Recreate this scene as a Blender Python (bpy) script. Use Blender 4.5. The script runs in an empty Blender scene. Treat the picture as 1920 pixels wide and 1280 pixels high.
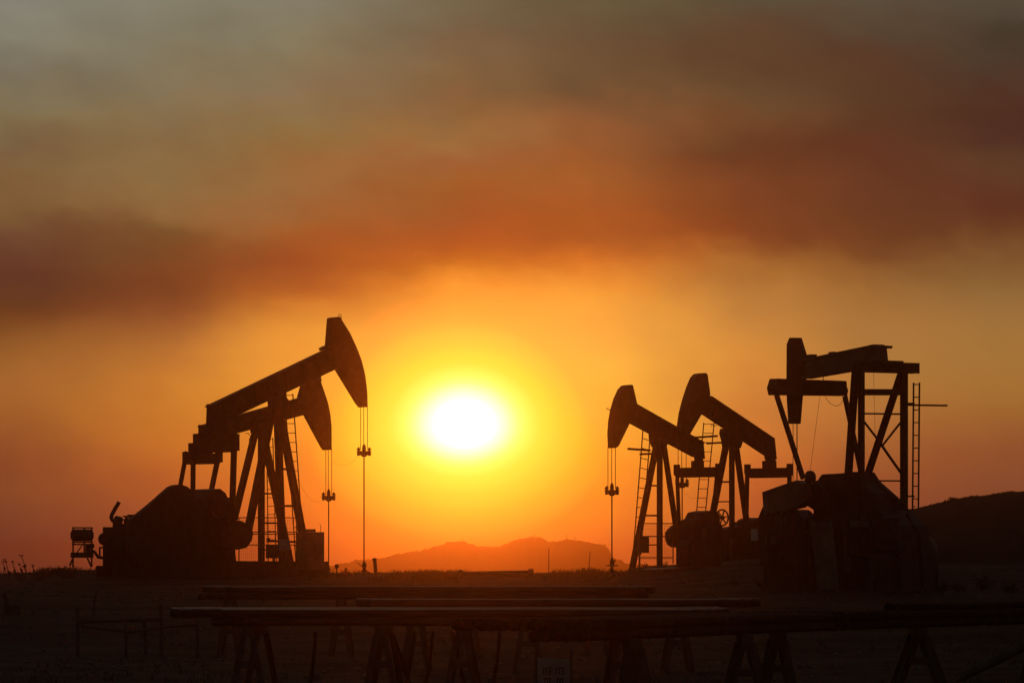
import bpy, math, random
from mathutils import Vector, noise
random.seed(7)
S = bpy.context.scene
COL = S.collection
R = math.radians

# ------------------------------------------------------------------ camera
K = 9.1e-5            # radians per photo pixel (long telephoto)
ZC = 1.5              # eye height
HY = 1062.0           # photo row of the horizon
cam_d = bpy.data.cameras.new("camera")
cam_d.sensor_width = 36.0
cam_d.lens = 36.0 / (1920 * K)
cam_d.shift_y = (HY - 640) / 1920.0
cam_d.clip_start = 0.5
cam_d.clip_end = 60000
cam = bpy.data.objects.new("camera", cam_d)
COL.objects.link(cam)
cam.location = (0, 0, ZC)
cam.rotation_euler = (R(90), 0, 0)
S.camera = cam

# ------------------------------------------------------------------ render settings
S.view_settings.view_transform = 'Standard'
S.view_settings.look = 'None'
S.view_settings.exposure = 0.0
S.view_settings.gamma = 1.0
S.render.engine = 'CYCLES'
S.cycles.max_bounces = 4
S.cycles.volume_bounces = 1
S.cycles.use_denoising = True

# ------------------------------------------------------------------ sun
SUN_AZ = (871 - 960) * K
SUN_EL = (HY - 797) * K
sun_d = bpy.data.lights.new("sun", 'SUN')
sun_d.energy = 0.0135
sun_d.color = (1.0, 0.28, 0.04)
sun_d.angle = R(0.5)
sun = bpy.data.objects.new("sun", sun_d)
COL.objects.link(sun)
sd = Vector((math.sin(SUN_AZ) * math.cos(SUN_EL), math.cos(SUN_AZ) * math.cos(SUN_EL), math.sin(SUN_EL)))
sun.rotation_euler = sd.to_track_quat('Z', 'Y').to_euler()
sun.location = (0, 0, 50)

# ------------------------------------------------------------------ sky: dusk sky seen through layers of wildfire smoke
def lin(c):
    c = c / 255.0
    return c / 12.92 if c <= 0.04045 else ((c + 0.055) / 1.055) ** 2.4

# smoke colours by azimuth column, each a list of (row, r, g, b) from zenith side to horizon
SKY = [
 (40, [(0,132,127,114),(80,131,125,106),(150,122,112,92),(220,127,110,78),(280,120,95,65),(340,125,92,58),(400,122,88,52),(430,112,74,48),(500,96,56,38),(540,94,54,34),(590,110,62,30),(640,140,84,38),(700,165,100,45),(760,165,96,42),(850,142,74,38),(930,135,70,38),(990,120,60,38),(1060,112,56,40)]),
 (300,[(0,130,124,104),(100,131,121,97),(180,130,112,82),(260,137,108,70),(330,140,108,66),(400,140,100,58),(440,122,82,44),(500,120,70,36),(560,124,66,34),(600,150,85,42),(650,182,110,48),(720,200,120,46),(800,200,115,42),(880,185,95,40),(950,165,80,40),(1060,140,65,38)]),
 (560,[(0,133,124,103),(100,132,118,88),(180,138,112,80),(240,142,110,66),(300,148,102,56),(360,152,100,55),(420,160,94,46),(470,156,80,36),(510,158,78,34),(560,190,105,40),(610,225,140,52),(680,242,155,55),(750,245,155,48),(850,240,135,40),(950,225,105,35),(1060,190,80,35)]),
 (870,[(0,115,100,72),(60,118,93,66),(120,128,95,62),(200,140,98,58),(260,155,105,58),(300,155,95,52),(350,155,88,40),(410,160,80,35),(470,180,90,32),(510,205,115,35),(545,245,150,50),(600,255,175,62),(660,255,190,65),(800,255,190,50),(900,255,175,35),(960,255,150,28),(1060,235,110,28)]),
 (1090,[(0,105,88,60),(80,105,80,54),(160,115,82,52),(220,145,90,52),(280,150,88,46),(340,165,92,42),(400,168,86,35),(450,180,92,35),(500,222,122,42),(560,250,160,58),(640,255,175,66),(720,255,185,62),(800,255,180,52),(860,255,160,38),(930,250,140,35),(980,240,122,33),(1060,200,88,36)]),
 (1400,[(0,90,78,58),(50,92,68,48),(120,96,66,42),(180,103,73,46),(220,110,72,43),(280,104,59,34),(340,119,64,35),(400,125,64,32),(450,138,72,34),(490,165,100,44),(540,182,118,54),(600,198,130,60),(660,215,138,58),(740,212,128,55),(820,215,120,50),(900,200,98,42),(1000,165,75,38)]),
 (1640,[(0,90,76,58),(100,88,60,42),(200,89,57,37),(260,94,55,35),(300,98,54,34),(380,105,58,34),(440,112,64,34),(490,130,80,40),(540,155,102,50),(600,172,116,58),(700,178,118,56),(780,178,110,52),(860,165,90,44),(950,145,72,42)]),
 (1860,[(0,84,72,58),(60,72,60,46),(120,76,58,44),(190,80,50,36),(240,78,46,34),(300,92,58,38),(380,95,52,34),(430,102,58,34),(470,122,78,42),(530,140,98,52),(600,160,112,58),(690,168,115,54),(760,165,105,48),(830,150,84,44),(900,140,75,44),(1000,125,65,42)]),
]
SKY_GAIN = 1.0
HAZE_TOP = 14.5; HAZE_DENSITY = 6.0e-4; HAZE_ALBEDO = (.74, .36, .14)
world = bpy.data.worlds.new("World")
S.world = world
world.use_nodes = True
NT = world.node_tree
NT.nodes.clear()
def wn(t, **kw):
    n = NT.nodes.new(t)
    for k, v in kw.items():
        setattr(n, k, v)
    return n
def wl(a, b): NT.links.new(a, b)
def wm(op, a, b=None, c=None, clamp=False):
    n = wn('ShaderNodeMath', operation=op, use_clamp=clamp)
    for i, v in enumerate((a, b, c)):
        if v is None: continue
        if isinstance(v, (int, float)): n.inputs[i].default_value = v
        else: wl(v, n.inputs[i])
    return n.outputs[0]
def wramp(v, a, b, smooth=False):
    n = wn('ShaderNodeMapRange', clamp=True)
    n.interpolation_type = 'SMOOTHSTEP' if smooth else 'LINEAR'
    wl(v, n.inputs[0]); n.inputs[1].default_value = a; n.inputs[2].default_value = b
    return n.outputs[0]
def wmix(f, a, b, mode='MIX'):
    n = wn('ShaderNodeMix', data_type='RGBA', blend_type=mode)
    n.clamp_result = False
    if isinstance(f, (int, float)): n.inputs[0].default_value = f
    else: wl(f, n.inputs[0])
    for s, v in ((6, a), (7, b)):
        if isinstance(v, tuple): n.inputs[s].default_value = (*v, 1)
        else: wl(v, n.inputs[s])
    return n.outputs[2]
tc = wn('ShaderNodeTexCoord')
sep = wn('ShaderNodeSeparateXYZ'); wl(tc.outputs['Generated'], sep.inputs[0])
dx, dy, dz = sep.outputs
hyp = wm('SQRT', wm('ADD', wm('MULTIPLY', dx, dx), wm('MULTIPLY', dy, dy)))
az = wm('ARCTAN2', dx, dy)
el = wm('ARCTAN2', dz, hyp)
# drifting smoke: soft noise that pushes the layers about
cmb = wn('ShaderNodeCombineXYZ')
wl(wm('ADD', az, wm('MULTIPLY', el, 0.35)), cmb.inputs[0]); wl(wm('MULTIPLY', el, 1.7), cmb.inputs[1])
def wnoise(scale, detail, off):
    m = wn('ShaderNodeVectorMath', operation='ADD'); wl(cmb.outputs[0], m.inputs[0]); m.inputs[1].default_value = (off, off * 1.7, 0.3)
    n = wn('ShaderNodeTexNoise'); n.inputs['Scale'].default_value = scale; n.inputs['Detail'].default_value = detail
    n.inputs['Roughness'].default_value = 0.5
    wl(m.outputs[0], n.inputs['Vector'])
    return wm('SUBTRACT', n.outputs[0], 0.5)
up = wramp(el, 420 * K, 640 * K, True)           # smoke belongs to the upper sky
n1 = wnoise(38, 3, 0.0); n2 = wnoise(95, 3, 4.1); n3 = wnoise(60, 4, 9.3)
puff = wm('ADD', wm('MULTIPLY', n1, 0.008), wm('MULTIPLY', n2, 0.007))
el2 = wm('ADD', el, wm('MULTIPLY', puff, wm('ADD', wm('MULTIPLY', up, 0.9), 0.1)))
az2 = wm('ADD', az, wm('MULTIPLY', n3, 0.02))
pos = wm('DIVIDE', el2, 1100 * K)
u = wm('DIVIDE', az2, K)
smoke = None
for i, (cx, stops) in enumerate(SKY):
    rp = wn('ShaderNodeValToRGB')
    cr = rp.color_ramp
    cr.interpolation = 'CARDINAL'
    st = sorted([((HY - y) / 1100.0, r, g, b) for y, r, g, b in stops])
    st = [s for s in st if s[0] >= 0]
    for j, (p_, r, g, b) in enumerate(st):
        e = cr.elements[j] if j < 2 else cr.elements.new(min(p_, 1))
        e.position = min(p_, 1)
        e.color = (lin(r), lin(g), lin(b), 1)
    wl(pos, rp.inputs[0])
    if smoke is None: smoke = rp.outputs[0]
    else: smoke = wmix(wramp(u, SKY[i - 1][0] - 960, cx - 960), smoke, rp.outputs[0])
# thin and thick patches inside the smoke
mod = wm('ADD', 1.0, wm('MULTIPLY', wm('MULTIPLY', wnoise(75, 4, 2.2), 0.35), up))
vm = wn('ShaderNodeVectorMath', operation='SCALE'); wl(smoke, vm.inputs[0]); wl(mod, vm.inputs['Scale'])
smoke = vm.outputs[0]
# aureole of the sun in the smoke
ex = wm('SUBTRACT', az, SUN_AZ)
ey = wm('SUBTRACT', el, SUN_EL)
eyu = wm('DIVIDE', wm('MAXIMUM', ey, 0.0), 0.82)
eyd = wm('DIVIDE', wm('MINIMUM', ey, 0.0), 0.70)
eyy = wm('ADD', eyu, eyd)
rr = wm('SQRT', wm('ADD', wm('MULTIPLY', ex, ex), wm('MULTIPLY', eyy, eyy)))
rn = wm('DIVIDE', rr, 400 * K)
gr = wn('ShaderNodeValToRGB')
cr = gr.color_ramp
cr.interpolation = 'CARDINAL'
GL = [(0, 1, 1, 1), (54, 1, 1, .98), (67, 1, 1, .84), (81, 1, 1, .58), (95, 1, 1, .32), (110, 1, .97, .16), (136, 1, .79, .07), (175, 1, .64, .042), (230, 1, .46, .026), (300, .85, .25, .018), (400, 0, 0, 0)]
for j, (r_, a, b, c) in enumerate(GL):
    e = cr.elements[j] if j < 2 else cr.elements.new(r_ / 400)
    e.position = r_ / 400; e.color = (a, b, c, 1)
wl(rn, gr.inputs[0])
smoke = wmix(1.0, smoke, gr.outputs[0], 'LIGHTEN')
# the low haze dims the sky behind it: the smoke's own light as it is above the haze
cp = wn('ShaderNodeValToRGB'); cr = cp.color_ramp
CE = [0, 40, 80, 130, 190, 260, 350, 460, 600, 800, 1060]
for j, y_ in enumerate(CE):
    e = cr.elements[j] if j < 2 else cr.elements.new(y_ / 1060)
    e.position = y_ / 1060
    T_ = math.exp(-HAZE_DENSITY * min(3500, (HAZE_TOP - ZC) / max(1e-6, y_ * K)))
    e.color = tuple(1 / (T_ + a_ * (1 - T_)) / 6 for a_ in HAZE_ALBEDO) + (1,)
wl(wm('DIVIDE', el, 1060 * K), cp.inputs[0])
smoke = wmix(1.0, smoke, cp.outputs[0], 'MULTIPLY')
v6 = wn('ShaderNodeVectorMath', operation='SCALE'); wl(smoke, v6.inputs[0]); v6.inputs['Scale'].default_value = 6.0
smoke = v6.outputs[0]
disc = wramp(rr, 68 * K, 20 * K, True)
vd = wn('ShaderNodeVectorMath', operation='SCALE'); vd.inputs[0].default_value = (1.2, 1.2, 1.2); wl(disc, vd.inputs['Scale'])
va = wn('ShaderNodeVectorMath', operation='ADD'); wl(smoke, va.inputs[0]); wl(vd.outputs[0], va.inputs[1])
smoke = va.outputs[0]
# clear dusk sky away from the smoke
nish = wn('ShaderNodeTexSky')
nish.sky_type = 'NISHITA'; nish.sun_disc = False
nish.sun_elevation = SUN_EL; nish.sun_rotation = SUN_AZ
nish.air_density = 1.5; nish.dust_density = 4.0
NISH = 0.05
vs = wn('ShaderNodeVectorMath', operation='SCALE'); wl(nish.outputs[0], vs.inputs[0]); vs.inputs['Scale'].default_value = NISH
side = wramp(wm('ABSOLUTE', az), R(7), R(28), True)
high = wramp(el, R(7), R(24), True)
away = wm('MAXIMUM', side, high)
sky = wmix(away, smoke, vs.outputs[0])
bg = wn('ShaderNodeBackground'); wl(sky, bg.inputs[0]); bg.inputs[1].default_value = SKY_GAIN
wo = wn('ShaderNodeOutputWorld'); wl(bg.outputs[0], wo.inputs[0])

# ------------------------------------------------------------------ materials
def mat(name, c1, c2, scale=4.0, rough=0.6, bump=0.0, metal=0.0, spec=0.5, c3=None, streak=None):
    m = bpy.data.materials.new(name); m.use_nodes = True
    nt = m.node_tree; nd = nt.nodes; b = nd['Principled BSDF']
    t = nd.new('ShaderNodeTexCoord')
    mp = nd.new('ShaderNodeMapping'); nt.links.new(t.outputs['Object'], mp.inputs[0])
    if streak: mp.inputs['Scale'].default_value = streak
    n = nd.new('ShaderNodeTexNoise'); n.inputs['Scale'].default_value = scale; n.inputs['Detail'].default_value = 6
    n.inputs['Roughness'].default_value = 0.62
    nt.links.new(mp.outputs[0], n.inputs['Vector'])
    r = nd.new('ShaderNodeValToRGB'); r.color_ramp.elements[0].position = .36; r.color_ramp.elements[1].position = .66
    r.color_ramp.elements[0].color = (*c1, 1); r.color_ramp.elements[1].color = (*c2, 1)
    if c3:
        e = r.color_ramp.elements.new(.52); e.color = (*c3, 1)
    nt.links.new(n.outputs[0], r.inputs[0]); nt.links.new(r.outputs[0], b.inputs['Base Color'])
    rr_ = nd.new('ShaderNodeMapRange'); rr_.inputs[3].default_value = max(.05, rough - .12); rr_.inputs[4].default_value = min(1, rough + .15)
    nt.links.new(n.outputs[0], rr_.inputs[0]); nt.links.new(rr_.outputs[0], b.inputs['Roughness'])
    b.inputs['Metallic'].default_value = metal
    b.inputs['Specular IOR Level'].default_value = spec
    if bump:
        bp = nd.new('ShaderNodeBump'); bp.inputs['Strength'].default_value = bump; bp.inputs['Distance'].default_value = .05
        nt.links.new(n.outputs[0], bp.inputs['Height']); nt.links.new(bp.outputs[0], b.inputs['Normal'])
    return m
M = {
 'steel': mat('weathered_steel', (.045, .035, .03), (.12, .085, .065), 3, .55, .1, c3=(.09, .05, .03)),
 'grey': mat('grey_painted_steel', (.10, .095, .09), (.2, .19, .18), 2.5, .5, .1),
 'dark': mat('oily_iron', (.025, .022, .02), (.07, .055, .045), 4, .45, .1),
 'pale': mat('pale_box_paint', (.32, .32, .34), (.48, .48, .5), 5, .5),
 'white': mat('white_sheet', (.6, .62, .68), (.75, .76, .8), 6, .5),
 'ink': mat('black_lettering', (.015, .015, .015), (.03, .03, .03), 9, .6),
 'cable': mat('steel_cable', (.05, .045, .04), (.1, .09, .08), 30, .45),
 'pipe': mat('rusty_pipe', (.035, .02, .015), (.09, .055, .04), 5, .30, .02, metal=.1, spec=.3, c3=(.06, .034, .024), streak=(.4, 3, 3)),
 'old_pipe': mat('corroded_pipe', (.02, .015, .013), (.055, .04, .032), 6, .9, .1, spec=.08, c3=(.035, .024, .018)),
 'wood': mat('grey_timber', (.07, .055, .045), (.15, .12, .10), 6, .8, .2, streak=(1, 1, .2)),
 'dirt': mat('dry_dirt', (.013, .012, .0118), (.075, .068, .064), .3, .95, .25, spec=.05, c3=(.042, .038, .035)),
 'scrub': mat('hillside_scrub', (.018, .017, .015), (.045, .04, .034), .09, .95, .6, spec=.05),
 'rock': mat('far_rock', (.06, .055, .05), (.12, .11, .10), .02, .95, spec=.05),
 'grass': mat('dry_grass', (.08, .06, .035), (.16, .12, .07), 2, .9, spec=.1),
 'leaf': mat('dusty_leaves', (.035, .04, .02), (.08, .08, .045), 3, .85, spec=.1),
 'concrete': mat('stained_concrete', (.13, .12, .11), (.26, .24, .22), 1.5, .85, .2),
}

# ------------------------------------------------------------------ geometry helpers
CAMP = Vector((0, 0, ZC))
def P(px, py, D): return Vector(((px - 960) * K * D, D, ZC + (HY - py) * K * D))

class MB:
    def __init__(s): s.v = []; s.f = []
    def add(s, vs, fs):
        o = len(s.v); s.v += [Vector(v) for v in vs]; s.f += [tuple(i + o for i in f) for f in fs]
    def prism(s, pts, ext):
        n = len(pts); a = [Vector(p) - ext / 2 for p in pts]; b = [Vector(p) + ext / 2 for p in pts]
        s.add(a + b, [tuple(range(n - 1, -1, -1)), tuple(range(n, 2 * n))] + [(i, (i + 1) % n, n + (i + 1) % n, n + i) for i in range(n)])
    def bar(s, p1, p2, w, h=None, side=None):
        h = h or w; d = (p2 - p1).normalized(); side = side or Vector((1, 0, 0))
        if abs(d.dot(side)) > .97: side = Vector((0, 1, 0))
        a = (side - d * side.dot(d)).normalized(); b = d.cross(a)
        vs = []
        for p in (p1, p2):
            for i, j in ((-1, -1), (1, -1), (1, 1), (-1, 1)): vs.append(p + a * (w / 2 * i) + b * (h / 2 * j))
        s.add(vs, [(3, 2, 1, 0), (4, 5, 6, 7), (0, 1, 5, 4), (1, 2, 6, 5), (2, 3, 7, 6), (3, 0, 4, 7)])
    def hbar(s, p1, p2, w, h, t, side):            # rolled H section: two flanges and a web
        d = (p2 - p1).normalized(); a = (side - d * side.dot(d)).normalized(); b = d.cross(a)
        o = b * (h / 2 - t / 2)
        s.bar(p1 + o, p2 + o, w, t, a); s.bar(p1 - o, p2 - o, w, t, a); s.bar(p1, p2, t, h - 2 * t, a)
    def tube(s, pts, r, n=8, r2=None, cap=True):
        pts = [Vector(p) for p in pts]; m = len(pts); vs = []; a = None
        for k, p in enumerate(pts):
            d = (pts[min(k + 1, m - 1)] - pts[max(k - 1, 0)]).normalized()
            if a is None:
                ref = Vector((0, 0, 1)) if abs(d.z) < .9 else Vector((1, 0, 0)); a = d.cross(ref).normalized()
            else: a = (a - d * a.dot(d)).normalized()
            b = d.cross(a)
            rad = r if r2 is None else r + (r2 - r) * k / max(1, m - 1)
            for i in range(n):
                t = 2 * math.pi * i / n; vs.append(p + a * (rad * math.cos(t)) + b * (rad * math.sin(t)))
        fs = [(k * n + i, k * n + (i + 1) % n, (k + 1) * n + (i + 1) % n, (k + 1) * n + i) for k in range(m - 1) for i in range(n)]
        if cap: fs += [tuple(range(n - 1, -1, -1)), tuple((m - 1) * n + i for i in range(n))]
        s.add(vs, fs)
    def lathe(s, base, prof, n=16, axis=Vector((0, 0, 1))):
        ref = Vector((0, 0, 1)) if abs(axis.z) < .9 else Vector((1, 0, 0))
        a = axis.cross(ref).normalized(); b = axis.cross(a); vs = []
        for r, z in prof:
            for i in range(n):
                t = 2 * math.pi * i / n; vs.append(base + axis * z + a * (r * math.cos(t)) + b * (r * math.sin(t)))
        m = len(prof)
        s.add(vs, [(k * n + i, k * n + (i + 1) % n, (k + 1) * n + (i + 1) % n, (k + 1) * n + i) for k in range(m - 1) for i in range(n)]
              + [tuple(range(n - 1, -1, -1)), tuple((m - 1) * n + i for i in range(n))])
    def ring(s, c, axis, r, tr, n=28):
        ref = Vector((0, 0, 1)); a = axis.cross(ref).normalized(); b = axis.cross(a)
        s.tube([c + a * (r * math.cos(2 * math.pi * i / n)) + b * (r * math.sin(2 * math.pi * i / n)) for i in range(n + 1)], tr, 6, cap=False)
    def box(s, c, sx, sy, sz, ax=Vector((1, 0, 0))):
        ay = Vector((0, 0, 1)).cross(ax).normalized()
        s.bar(c - ax * sx / 2, c + ax * sx / 2, sy, sz, ay)
    def build(s, name, m, parent=None, smooth=False, bevel=0.0):
        org = abs_loc(parent)
        me = bpy.data.meshes.new(name); me.from_pydata([v - org for v in s.v], [], s.f); me.validate(); me.update()
        import bmesh
        bm = bmesh.new(); bm.from_mesh(me); bmesh.ops.recalc_face_normals(bm, faces=bm.faces); bm.to_mesh(me); bm.free()
        me.materials.append(M[m])
        if smooth:
            for p in me.polygons: p.use_smooth = True
        o = bpy.data.objects.new(name, me); COL.objects.link(o)
        if parent: o.parent = parent
        if bevel:
            b = o.modifiers.new('edge', 'BEVEL'); b.width = bevel; b.segments = 2; b.limit_method = 'ANGLE'
        return o
ABS = {}
def abs_loc(o):
    while o is not None and o.parent is not None: o = o.parent
    return Vector((0, 0, 0)) if o is None else Vector(o.location)
def tag(o, label, cat, group=None, kind=None):
    if label: o['label'] = label
    if cat: o['category'] = cat
    if group: o['group'] = group
    if kind: o['kind'] = kind
    return o
def thing(name, loc, label, cat, group=None):
    o = bpy.data.objects.new(name, None); o.empty_display_size = .3; COL.objects.link(o); o.location = loc
    return tag(o, label, cat, group)
def solo(mb, name, m, base, label, cat, group=None, smooth=False):    # a thing that is one mesh, its origin at its base
    mb.v = [v - base for v in mb.v]
    o = mb.build(name, m, None, smooth); o.location = base
    return tag(o, label, cat, group)

# ------------------------------------------------------------------ terrain
def ss(a, b, x):
    t = max(0, min(1, (x - a) / (b - a))); return t * t * (3 - 2 * t)
def ground_z(x, y):
    z = .86 * ss(96, 145, y) + .36 * ss(150, 236, y)
    if y > 60:
        px = 960 + x / K / max(y, 60)
        win = ss(140, 175, y) * (1 - ss(225, 300, y))
        z += win * (.30 * ss(1130, 1230, px) + .35 * ss(1220, 1420, px))
        z += ss(165, 200, y) * (1 - ss(215, 300, y)) * .17 * ss(30, 130, px) * (1 - ss(560, 640, px))
    z -= 11 * ss(262, 900, y)
    amp = 1 if y < 300 else .4
    z += amp * .05 * noise.noise(Vector((x * .35, y * .12, 1.7))) + amp * .022 * noise.noise(Vector((x * 1.3, y * .5, 5.1)))
    z += amp * .012 * noise.noise(Vector((x * 4.0, y * 1.5, 9.1)))
    return z
def make_ground():
    ys = []; y = -80.0
    while y < 3300:
        ys.append(y)
        y += 4 if y < 40 else (.8 if y < 110 else (1.3 if y < 270 else max(6, y * .06)))
    us = sorted(set([round(-2600 + i * 26) for i in range(0, 201)] + [round(-1000 + i * 9) for i in range(0, 223)]))
    vs = []; fs = []
    for y in ys:
        sc = K * max(y, 70)
        for u_ in us: x = u_ * sc * (1 if abs(u_) < 1100 else 3); vs.append((x, y, ground_z(x, y)))
    n = len(us)
    for j in range(len(ys) - 1):
        for i in range(n - 1):
            fs.append((j * n + i, j * n + i + 1, (j + 1) * n + i + 1, (j + 1) * n + i))
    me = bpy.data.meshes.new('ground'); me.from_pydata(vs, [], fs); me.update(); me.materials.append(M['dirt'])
    for p in me.polygons: p.use_smooth = True
    o = bpy.data.objects.new('ground', me); COL.objects.link(o); o['kind'] = 'structure'
make_ground()

def interp(tab, x):
    if x <= tab[0][0]: return tab[0][1]
    for (a, b), (c, d) in zip(tab, tab[1:]):
        if x <= c:
            t = (x - a) / (c - a); return b + (d - b) * t
    return tab[-1][1]
RIDGE = [(560, 1072), (600, 1066), (633, 1058), (660, 1052), (721, 1044.6), (745, 1038), (793, 1030), (817, 1024), (842, 1015.6), (866, 1014), (878, 1017.4), (893, 1022.5), (932, 1025), (947, 1020.4), (962, 1013), (978, 1009), (1002, 1005), (1017, 1008), (1029, 1015), (1044, 1015), (1059, 1010), (1089, 1013), (1113, 1019), (1135, 1020.4), (1142, 1029), (1146, 1041), (1159, 1050), (1174, 1056), (1230, 1059), (1330, 1066), (1420, 1080)]
DM = 1800.0
def make_mountain():
    cols = [(540 + i * 2.5) for i in range(361)]; prof = [(-150, 0), (-114, .2), (-84, .48), (-54, .7), (-25, .9), (0, 1), (33, .85), (78, .5), (150, 0)]
    vs = []; fs = []
    zb = -11.5
    for c in cols:
        x = (c - 960) * K * DM; h = ZC + (HY - interp(RIDGE, c)) * K * DM + .5 * noise.noise(Vector((c * .12, 3, 1))) + .25 * noise.noise(Vector((c * .5, 1, 7)))
        h = max(h, zb + .5)
        for d, f in prof:
            jit = 0 if f in (0, 1) else 3 * noise.noise(Vector((c * .05, d * .02, 2)))
            vs.append((x, DM + d, zb + (h - zb) * f + jit * f))
    n = len(prof)
    for i in range(len(cols) - 1):
        for j in range(n - 1): fs.append((i * n + j, (i + 1) * n + j, (i + 1) * n + j + 1, i * n + j + 1))
    me = bpy.data.meshes.new('hills'); me.from_pydata(vs, [], fs); me.update(); me.materials.append(M['rock'])
    for p in me.polygons: p.use_smooth = True
    o = bpy.data.objects.new('hills', me); COL.objects.link(o); o['kind'] = 'structure'
make_mountain()
for px, hp, lab in ((866, 5, 'thin antenna mast on the low western summit of the hazy hills'), (973, 7, 'antenna mast at the shoulder below the highest hazy summit'), (1002, 6, 'antenna mast on the highest hazy summit'),
                    (1062, 11, 'tallest antenna mast on the far ridge of the hazy hills'), (1078, 8, 'antenna mast next to the tallest one on the hazy ridge')):
    top = interp(RIDGE, px); t = thing('antenna_mast', P(px, top + 2, DM), lab, 'antenna mast', 'masts on the far hills')
    m = MB(); m.tube([P(px, top + 2, DM), P(px, top - hp, DM)], .09, 6, .05); m.build('pole', 'steel', t)
    for q in (.45, .75):
        m = MB(); m.bar(P(px - 1.2, top - hp * q, DM), P(px + 1.2, top - hp * q, DM), .12); m.build('antenna', 'steel', t)

# dark hill beyond the tower pumpjack
HILL = [(1240, 1125), (1430, 1120), (1500, 1085), (1540, 1035), (1580, 998), (1640, 968), (1724, 951), (1780, 940), (1820, 933), (1870, 925), (1920, 921), (1990, 917), (2080, 922), (2250, 950), (2500, 1010), (2700, 1085)]
DH = 205.0
HPROF = [(-30, 0), (-26, .22), (-20, .45), (-13, .68), (-6, .88), (0, 1), (25, .95), (80, .6), (160, 0)]
def hill_z(c, d):
    x = (c - 960) * K * DH; h = ZC + (HY - interp(HILL, c)) * K * DH; zb = ground_z(x, DH + d) - .4; f = interp(HPROF, d)
    return zb + max(0, h - zb) * f + f * (.07 * noise.noise(Vector((x * .8, d * .05, 3))) + .03 * noise.noise(Vector((x * 3, d * .2, 6))))
def make_hill():
    cols = [1240 + i * 3 for i in range(488)]
    vs = [((c - 960) * K * DH, DH + d, hill_z(c, d)) for c in cols for d, f in HPROF]
    n = len(HPROF)
    fs = [(i * n + j, (i + 1) * n + j, (i + 1) * n + j + 1, i * n + j + 1) for i in range(len(cols) - 1) for j in range(n - 1)]
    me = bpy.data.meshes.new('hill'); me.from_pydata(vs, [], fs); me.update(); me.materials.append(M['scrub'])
    for p in me.polygons: p.use_smooth = True
    o = bpy.data.objects.new('hill', me); COL.objects.link(o); o['kind'] = 'structure'
    m = MB()
    for k in range(9000):
        c = random.uniform(1560, 2150); d = random.choice((0, 0, random.uniform(-26, 8))); x = (c - 960) * K * DH
        cl = max(0, noise.noise(Vector((x * 1.6, d * .1, 8))) + .3); s_ = .02 + .085 * cl * random.random()
        q = Vector((x, DH + d, hill_z(c, d) + random.uniform(-.5, .7) * s_))
        a = Vector((random.uniform(-1, 1), random.uniform(-1, 1), random.uniform(-.6, 1))) * s_; b = Vector((random.uniform(-1, 1), random.uniform(-1, 1), random.uniform(0, 1))) * s_
        m.add([q, q + a, q + b], [(0, 1, 2)])
    o = m.build('hillside_scrub', 'leaf'); o['kind'] = 'stuff'
make_hill()

# ------------------------------------------------------------------ pumpjacks
class Fr:
    """vertical working plane of one pumpjack: th is the turn of its beam away from the picture plane"""
    def __init__(s, px, D, th):
        s.D = D; s.m = K * D; s.b = Vector((math.cos(th), math.sin(th), 0)); s.l = Vector((math.sin(th), -math.cos(th), 0))
        s.p0 = P(px, HY, D); s.sx = abs(math.sin(th)) / s.m
    def p(s, px, py, off=0.0):
        d = Vector(((px - 960) * K, 1, (HY - py) * K)); q = s.p0 + s.l * off
        return CAMP + d * ((q - CAMP).dot(s.l) / d.dot(s.l))
    def poly(s, pts, off=0.0): return [s.p(x, y, off) for x, y in pts]
    def prism(s, mb, pts, t, off=0.0):       # pts: (px, py[, side]) side +1 left outline, -1 right outline
        k = t / 2 * s.sx
        mb.prism([s.p(q[0] + (q[2] if len(q) > 2 else 0) * k, q[1], off if False else 0) + s.l * 0 for q in pts] if off == 0 else [s.p(q[0] + (q[2] if len(q) > 2 else 0) * k, q[1], off) for q in pts], s.l * t)

def ladder(F, par, l1, r1, l2, r2, off, n, rw=.022):
    """rails from top points l1, r1 to bottom points l2, r2"""
    m = MB(); a, b, c, d = F.p(*l1, off), F.p(*r1, off), F.p(*l2, off), F.p(*r2, off)
    m.tube([a, c], rw, 6); m.tube([b, d], rw, 6)
    for i in range(n):
        t = (i + .15) / n; m.tube([a.lerp(c, t), b.lerp(d, t)], rw * .62, 6)
    return m.build('ladder', 'steel', par)

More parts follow.
